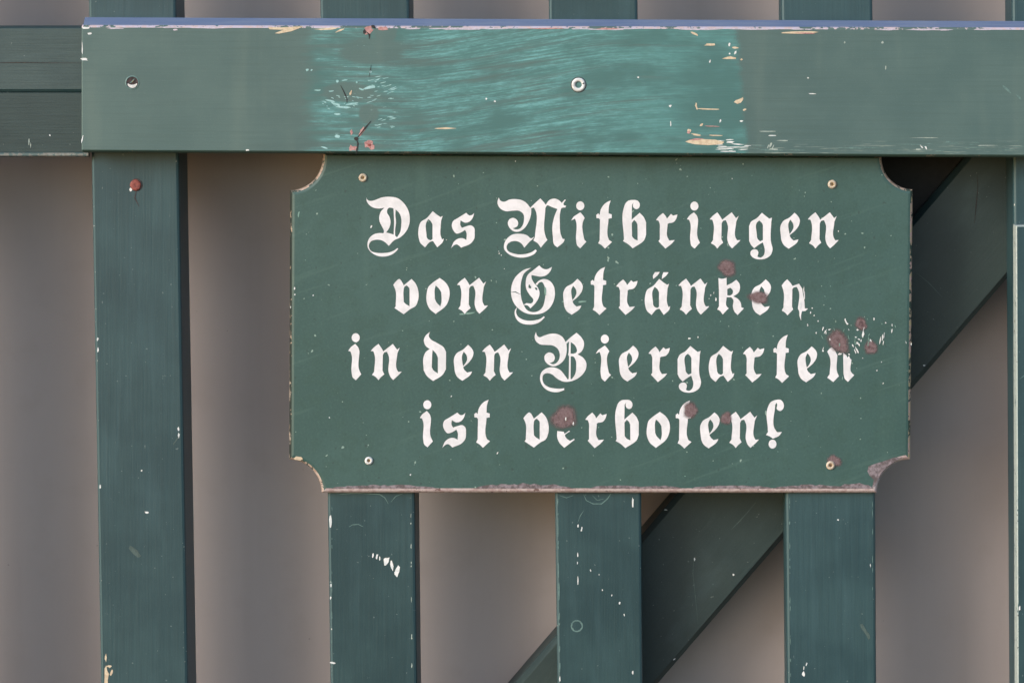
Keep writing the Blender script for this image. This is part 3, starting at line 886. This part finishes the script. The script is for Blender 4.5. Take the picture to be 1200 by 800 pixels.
# each glyph: anchor point, then layers; a layer is [outer, hole, hole...]
A_OUT = '697,220! 740,255 770,275! 790,265! 775,312! 775,460 785,485! 800,475! 795,500 740,558! 700,500! 683,502 625,558! 580,515 567,475 567,370 582,325 640,285'
A_HOL = '655,295! 680,315 695,345! 695,480! 678,493! 650,480 640,460! 640,320'
G = {
 'D': ((285, 545), [['75,88! 82,112 110,125 150,118 220,92 300,86 370,100 430,150 470,220 482,290 475,350 440,420 385,470 340,490 285,545! 255,515 215,492 160,488 115,505 98,545 115,590 170,610 240,612 300,603 340,585 365,566! 373,573! 345,605 300,632 240,645 170,635 115,600 88,560 85,520 105,470 150,435 200,425 235,428! 240,410 225,370 200,320 195,275 210,225 245,188! 200,195 150,190 105,165 80,130',
        '292,187 329,195! 330,210 335,320! 331,440! 300,430 260,420! 290,375 302,325 290,270 268,230 274,200', '349,205! 385,240 402,290 402,350 390,420 362,465! 345,450! 344,400 353,320 347,260']]),
 'a': ((625, 558), [[A_OUT, A_HOL]]),
 's': ((962, 562), [['1010,235! 930,285 885,315 875,350 890,400 920,430 955,422 1000,395! 1012,420 1012,490! 980,473 940,475 900,500 868,566! 895,540 920,530 940,540 962,562! 1060,515 1085,480 1090,420 1085,375 1055,352 1015,360 970,376! 955,350 958,306! 1000,328 1040,318 1070,285 1085,237! 1065,255 1040,260']]),
 'M': ((510, 562), [['115,90! 128,118 160,132 220,110 290,108 350,125 390,160 410,188! 460,140 505,100! 540,138 556,160! 590,115 640,102 690,125 705,142! 735,110! 745,116! 722,150 725,163 747,168! 740,185! 705,190 692,230 688,330 698,440 715,480! 733,480! 730,495 665,558! 640,540 622,450 618,360 640,260 665,200! 610,180 568,165 552,192! 550,440 558,465! 572,490! 535,530 510,562! 480,520 440,495! 455,460! 458,210 445,185! 420,192! 418,250 395,320 350,385 300,412 260,410 220,380 200,330 215,295 250,282 285,300 298,330 290,360 265,374 247,380! 270,390 310,385 340,350 352,300 345,245 310,218 250,215 180,220 130,195 103,140'],
        ['448,458! 440,472 400,510 355,562! 335,530 300,505 250,500 205,520 188,555 200,590 250,615 320,625 380,618 430,600 460,578! 472,590! 455,615 410,640 330,655 260,645 200,615 165,570 165,535 190,480 240,440 320,432 380,445 420,475']]),
 'i': ((880, 568), [['880,230! 910,265 922,285! 913,300 910,450 920,490! 938,505! 880,568! 850,540 842,500 838,310 830,290! 795,308! 815,275 850,250'], [(880, 170, 38, 42)]]),
 'j': ((752, 570), [['745,230! 775,265 785,300! 785,480 802,515! 752,570! 722,545 712,500 708,320 700,300! 680,295! 700,265'], [(750, 172, 38, 42)]]),
 't': ((1112, 570), [['1165,120! 1150,170 1145,240! 1175,250! 1175,285! 1145,290! 1142,470 1150,490! 1178,508! 1112,570! 1075,535 1048,520! 1062,490! 1065,300! 1055,287! 1032,285! 1030,255! 1048,240! 1062,255! 1070,210 1100,160 1130,135']]),
 'b': ((172, 568), [['175,115 215,120 238,150 230,190 205,202 178,185 174,158 180,140! 165,160! 162,300! 237,235! 275,275 297,325! 297,440! 285,480 172,568! 130,530 80,500! 90,485! 88,190 105,145 135,120', '185,302! 208,325 217,350! 218,495! 185,480 165,455! 163,330!']]),
 'r': ((478, 570), [['455,237! 480,265 492,290! 530,245! 550,262! 590,250! 580,290 550,325 510,332! 498,340! 500,470 515,495! 565,490! 545,515 478,570! 440,530 412,500! 425,485! 425,400 422,330 412,308! 390,303! 410,275']]),
 'n': ((965, 570), [['965,230! 1000,280 1010,300! 1100,230! 1140,285! 1165,265! 1142,320! 1138,470 1150,492! 1183,490! 1165,510 1103,568! 1075,535 1062,500 1060,340 1045,305! 1020,310 1006,335! 1003,480! 1020,515! 985,545 965,570! 940,540 905,520! 925,490! 928,330 918,300! 893,296! 915,270']]),
 'g': ((190, 568), [['262,235! 330,290! 358,280! 350,320! 348,510 362,575 345,630 300,662 240,672 185,658 155,625 158,595 190,576 220,585 230,610 220,645! 250,655 278,635 290,590 280,540 270,512! 225,540 190,567! 160,535 143,500! 142,360! 160,320 215,285', '238,308! 262,330 272,350! 272,490! 245,503! 222,480 216,460! 222,320']]),
 'e': ((515, 572), [['568,235! 600,265 618,300 612,345 580,395 522,445! 530,465 560,495! 605,485! 597,505 515,572! 470,540 445,490 440,450 440,350 460,315 520,280', '528,300! 552,330 560,365 545,405 522,435! 515,400 513,330']]),
 'v': ((185, 545), [['145,215 170,245 185,275! 258,215! 295,255 318,310 318,420 295,470 250,495 185,545! 140,515 98,487! 110,470! 105,310 87,270! 110,240', '212,275! 238,300 240,330! 240,470! 205,450 186,430! 184,320 190,290']]),
 'o': ((485, 542), [['522,205! 575,245 605,290 607,410 590,450 485,542! 425,490 403,440 402,340 415,290 450,255', '485,275! 520,310 537,340! 537,440 528,470! 490,430 477,400! 478,300']]),
 'G': ((290, 547), [['258,112! 220,118 150,158 100,215 72,300 75,380 100,445 150,500 210,535 290,547 370,532 430,490 470,420 482,350 470,280 430,230 375,215 330,232 300,262! 315,274! 335,248 360,242 380,270 392,330 385,420 365,480 320,518 270,525 220,505 190,460 168,400 160,320 168,230 195,160 230,130'],
        ['335,88! 365,115 400,125 430,115 455,100! 440,140 400,180 350,193 300,185 262,178! 262,200 285,250 325,300 338,340 330,390 300,440 252,490! 225,462 190,458! 215,440 255,445 275,430 280,410 250,370 215,310 208,250 225,180 275,135'],
        ['128,480! 118,520 130,560 170,590 230,605 300,600 350,585 378,563! 387,573! 350,610 300,635 235,642 170,630 125,595 105,545 108,505']]),
 'k': ((135, 547), [['95,205! 125,213 172,203! 172,275! 215,255 262,222! 290,255 298,295 285,340 235,378! 270,395 305,440 310,480! 335,488! 275,552! 245,520 230,470 235,410 215,386! 172,386! 172,470 190,490! 135,547! 105,510 83,500! 100,470! 100,350', '205,296! 230,320 226,355 205,370! 178,368! 178,310!']]),
 'd': ((860, 530), [['830,70! 820,110 830,130 900,175 960,215 982,258! 980,420! 955,465 860,530! 800,480 772,430! 772,300 790,260 828,230! 790,200 773,150 790,105', '855,238! 890,275 905,310! 905,458! 860,425 848,400! 851,300']]),
 'B': ((420, 535), [['105,70! 112,100 135,120 180,105 240,88 310,92 360,125 381,165! 430,120 485,78! 530,120 555,170 550,220 525,260 495,280! 545,310 577,360 575,410 540,470 480,515 420,535 360,535 300,505 250,465 210,455 175,470 165,510 180,555 220,585 290,600 350,600 369,597! 369,615! 320,632 250,630 195,605 155,555 142,500 155,450 200,412 270,402 330,425 370,470 402,515! 412,510! 415,300! 406,285 411,265! 415,160! 391,180! 393,250 375,320 330,370 270,392 220,375 185,330 190,285 225,262 265,275 282,310 270,345 235,362! 255,372 290,365 320,330 328,280 310,230 270,200 200,192 140,185 100,150 92,115',
        '431,165! 465,190 488,235 488,255 460,275 429,272!', '431,300! 455,300 475,330 482,400 470,470 440,512! 429,510!']]),
 # letters whose paint is partly gone
 'n2': ((742, 555), [['740,218! 770,250 790,280! 850,258! 880,305! 885,340 900,420 905,490! 935,490! 910,514 880,515! 872,540 870,605! 855,560 850,510 840,495! 845,320 830,290! 800,295 788,310! 785,470! 795,500! 742,555! 720,530 688,510! 705,480! 705,330 688,275! 715,240'], ['895,335! 905,330! 906,400! 898,405!']]),
 'n3': ((852, 620), [['840,292! 870,330 890,370! 893,540 905,565! 852,620! 795,578! 818,545! 820,390 795,335! 815,310'], ['945,345! 975,370! 985,390! 1000,372! 1010,400! 1022,410! 1022,530 1048,555! 990,618! 960,590 948,540! 945,400!'], ['895,358! 918,343! 912,362! 898,366!']]),
 'e2': ((490, 555), [['425,398! 485,405! 492,425! 535,395! 542,402! 495,440 520,475 545,490! 582,470! 586,480! 490,555! 445,510 422,450']]),
 '!': ((1055*8/6, 352*8/6), None),
}
ex = '1075,80 1110,80 1130,105 1125,145 1105,158 1082,145 1085,112 1080,100! 1070,115! 1072,290 1085,307! 1118,305! 1100,330 1055,352! 1030,335 1006,326! 1020,305! 1020,130 1035,100'
ex = ' '.join('%.1f,%.1f%s' % (float(w.rstrip('!').split(',')[0]) * 8 / 6, float(w.rstrip('!').split(',')[1]) * 8 / 6, '!' if w.endswith('!') else '') for w in ex.split())
G['!'] = (G['!'][0], [[ex], [(1052 * 8 / 6, 390 * 8 / 6, 37, 42)]])
G['A'] = ((625, 558), [[A_OUT, A_HOL], ['657,157! 702,155! 687,181 642,221! 637,196'], ['737,158! 785,158! 762,191 722,221! 725,186']])   # a with dots
LINES = [
 [('D', 455.6, 288.1), ('a', 498.1, 289.8), ('s', 540.3, 290.3)],
 [('M', 633.8, 290.3), ('i', 680, 291), ('t', 709, 291.3), ('b', 741.5, 291), ('r', 779.8, 291.3), ('j', 814, 291.3), ('n', 840.6, 291.3), ('g', 883.8, 291), ('e', 924.4, 291.5), ('n', 955.6, 291.3)],
 [('v', 473.1, 368.1), ('o', 510.6, 367.8), ('n', 544.6, 367.9)],
 [('G', 626.3, 368.4), ('e', 670, 368.8), ('t', 702.5, 369.1), ('r', 733.1, 369), ('A', 763.5, 369), ('n', 804, 368.8), ('k', 846.9, 368.4), ('e', 890.6, 369.4), ('n2', 922.8, 369.4)],
 [('j', 417.1, 445.3), ('n', 443.5, 445.3)],
 [('d', 507.5, 446.3), ('e', 541.9, 446), ('n', 574, 446)],
 [('B', 667.5, 446.9), ('i', 708.8, 446.9), ('e', 735.3, 446.9), ('r', 771, 447.5), ('g', 800, 446.9), ('a', 838.5, 447.3), ('r', 881.6, 447.9), ('t', 916.5, 448.4), ('e', 944.6, 447.8), ('n3', 976.5, 447.5)],
 [('j', 501, 523.8), ('s', 530, 524), ('t', 566, 524.4)],
 [('v', 625.6, 524.1), ('e2', 661.3, 524.4), ('r', 696.9, 524.8), ('b', 732.9, 524.8), ('o', 768.7, 524.5), ('t', 802, 525.3), ('e', 830.5, 525), ('n', 862.2, 524.7), ('!', 905.8, 513.7)],
]
YL = YF - .00016
def letter(g, ax, ay):
    (gx, gy), layers = G[g]
    p = Part()
    for k, lay in enumerate(layers):
        loops = []
        for c in lay:
            q = oval(*c) if isinstance(c, tuple) else curve(c)
            loops.append([(ax + (a - gx) / 8, ay + (b - gy) / 8) for a, b in q])
        p.tess(loops, LETTER, YL - k * .00003)
    if g == 'G':                                                    # a scratch and worn dots in the white
        stroke(p, [(598.5, 342.5), (604, 342), (610, 345)], 1.0, ENAMEL, YL - .00015)
        fleck(p, 620.5, 336, 1.8, 2.4, 0, ENAMEL, YL - .00015)
        fleck(p, 628.5, 338.5, 2.0, 1.0, 50, ENAMEL, YL - .00015)
        fleck(p, 639, 340, 1.4, 5, -5, PALES, YL - .00015)
    return p.build('letter', sign, SIGN)
for word in LINES:
    for g, ax, ay in word:
        letter(g, ax, ay)

# ---- rusty spots where stones have knocked the paint off, over the lettering
def rust_spot(cx, cy, rx, ry, ang, seed):
    rr = random.Random(seed)
    n = 26
    ph = [rr.uniform(0, 6.28) for _ in range(4)]
    p = Part()
    rings, fade = [], []
    for fr in (1.25, 1.0, .75, .5, .25):
        ring = []
        for i in range(n):
            t = -2 * math.pi * i / n
            k = 1 + .10 * math.sin(2 * t + ph[0]) + .07 * math.sin(3 * t + ph[1]) + .05 * math.sin(5 * t + ph[2])
            a, b = rx * fr * k * math.cos(t), ry * fr * k * math.sin(t)
            ring.append(P(cx + a * math.cos(R(ang)) - b * math.sin(R(ang)), cy + a * math.sin(R(ang)) + b * math.cos(R(ang)), YF - .00034))
            fade.append(max(0.0, 1.25 - fr))
        rings.append(ring)
    p.rings(rings, RUST, None, RUST)
    o = p.build('rust_spot', sign, SIGN)
    at = o.data.attributes.new('fade', 'FLOAT', 'POINT')
    at.data.foreach_set('value', fade)
for i, a in enumerate([(852, 314, 11.5, 10, 0), (889, 348.5, 11.5, 8.5, 0), (982.5, 400.5, 16, 11.5, 38), (1009, 379.5, 7.5, 8, 0), (1020.5, 407, 9, 8, -30), (661, 489, 15, 15.5, 0), (809, 480.5, 9.5, 9.5, 0), (851, 490, 8, 7, -20), (977.5, 540, 8.5, 7.5, 0)]):
    rust_spot(*a, seed=20 + i)

def sign_screw(cx, cy, ring_m, r):
    p = Part()
    p.rings(disc_rings(cx, cy, [(r, YF - .00045), (r * .92, YF - .0010), (r * .7, YF - .0015), (r * .48, YF - .0015), (r * .40, YF - .0009)]), ring_m)
    p.rings(disc_rings(cx, cy, [(r * .42, YF - .00095), (.25, YF - .0009)]), BRASS, None, BRASS)
    for an in (20, 110):
        a = R(an)
        stroke(p, [(cx - r * .36 * math.cos(a), cy - r * .36 * math.sin(a)), (cx, cy), (cx + r * .36 * math.cos(a), cy + r * .36 * math.sin(a))], .9, DARK, YF - .00105 - an * 1e-7)
    return p.build('screw', sign, SIGN, True)
sign_screw(425.3, 208.3, CREAMRING, 5.0)
sign_screw(975.2, 216, CREAMRING, 5.2)
sign_screw(432.2, 539.6, ZINC, 4.8)
sign_screw(973.3, 545, CREAMRING, 5.2)
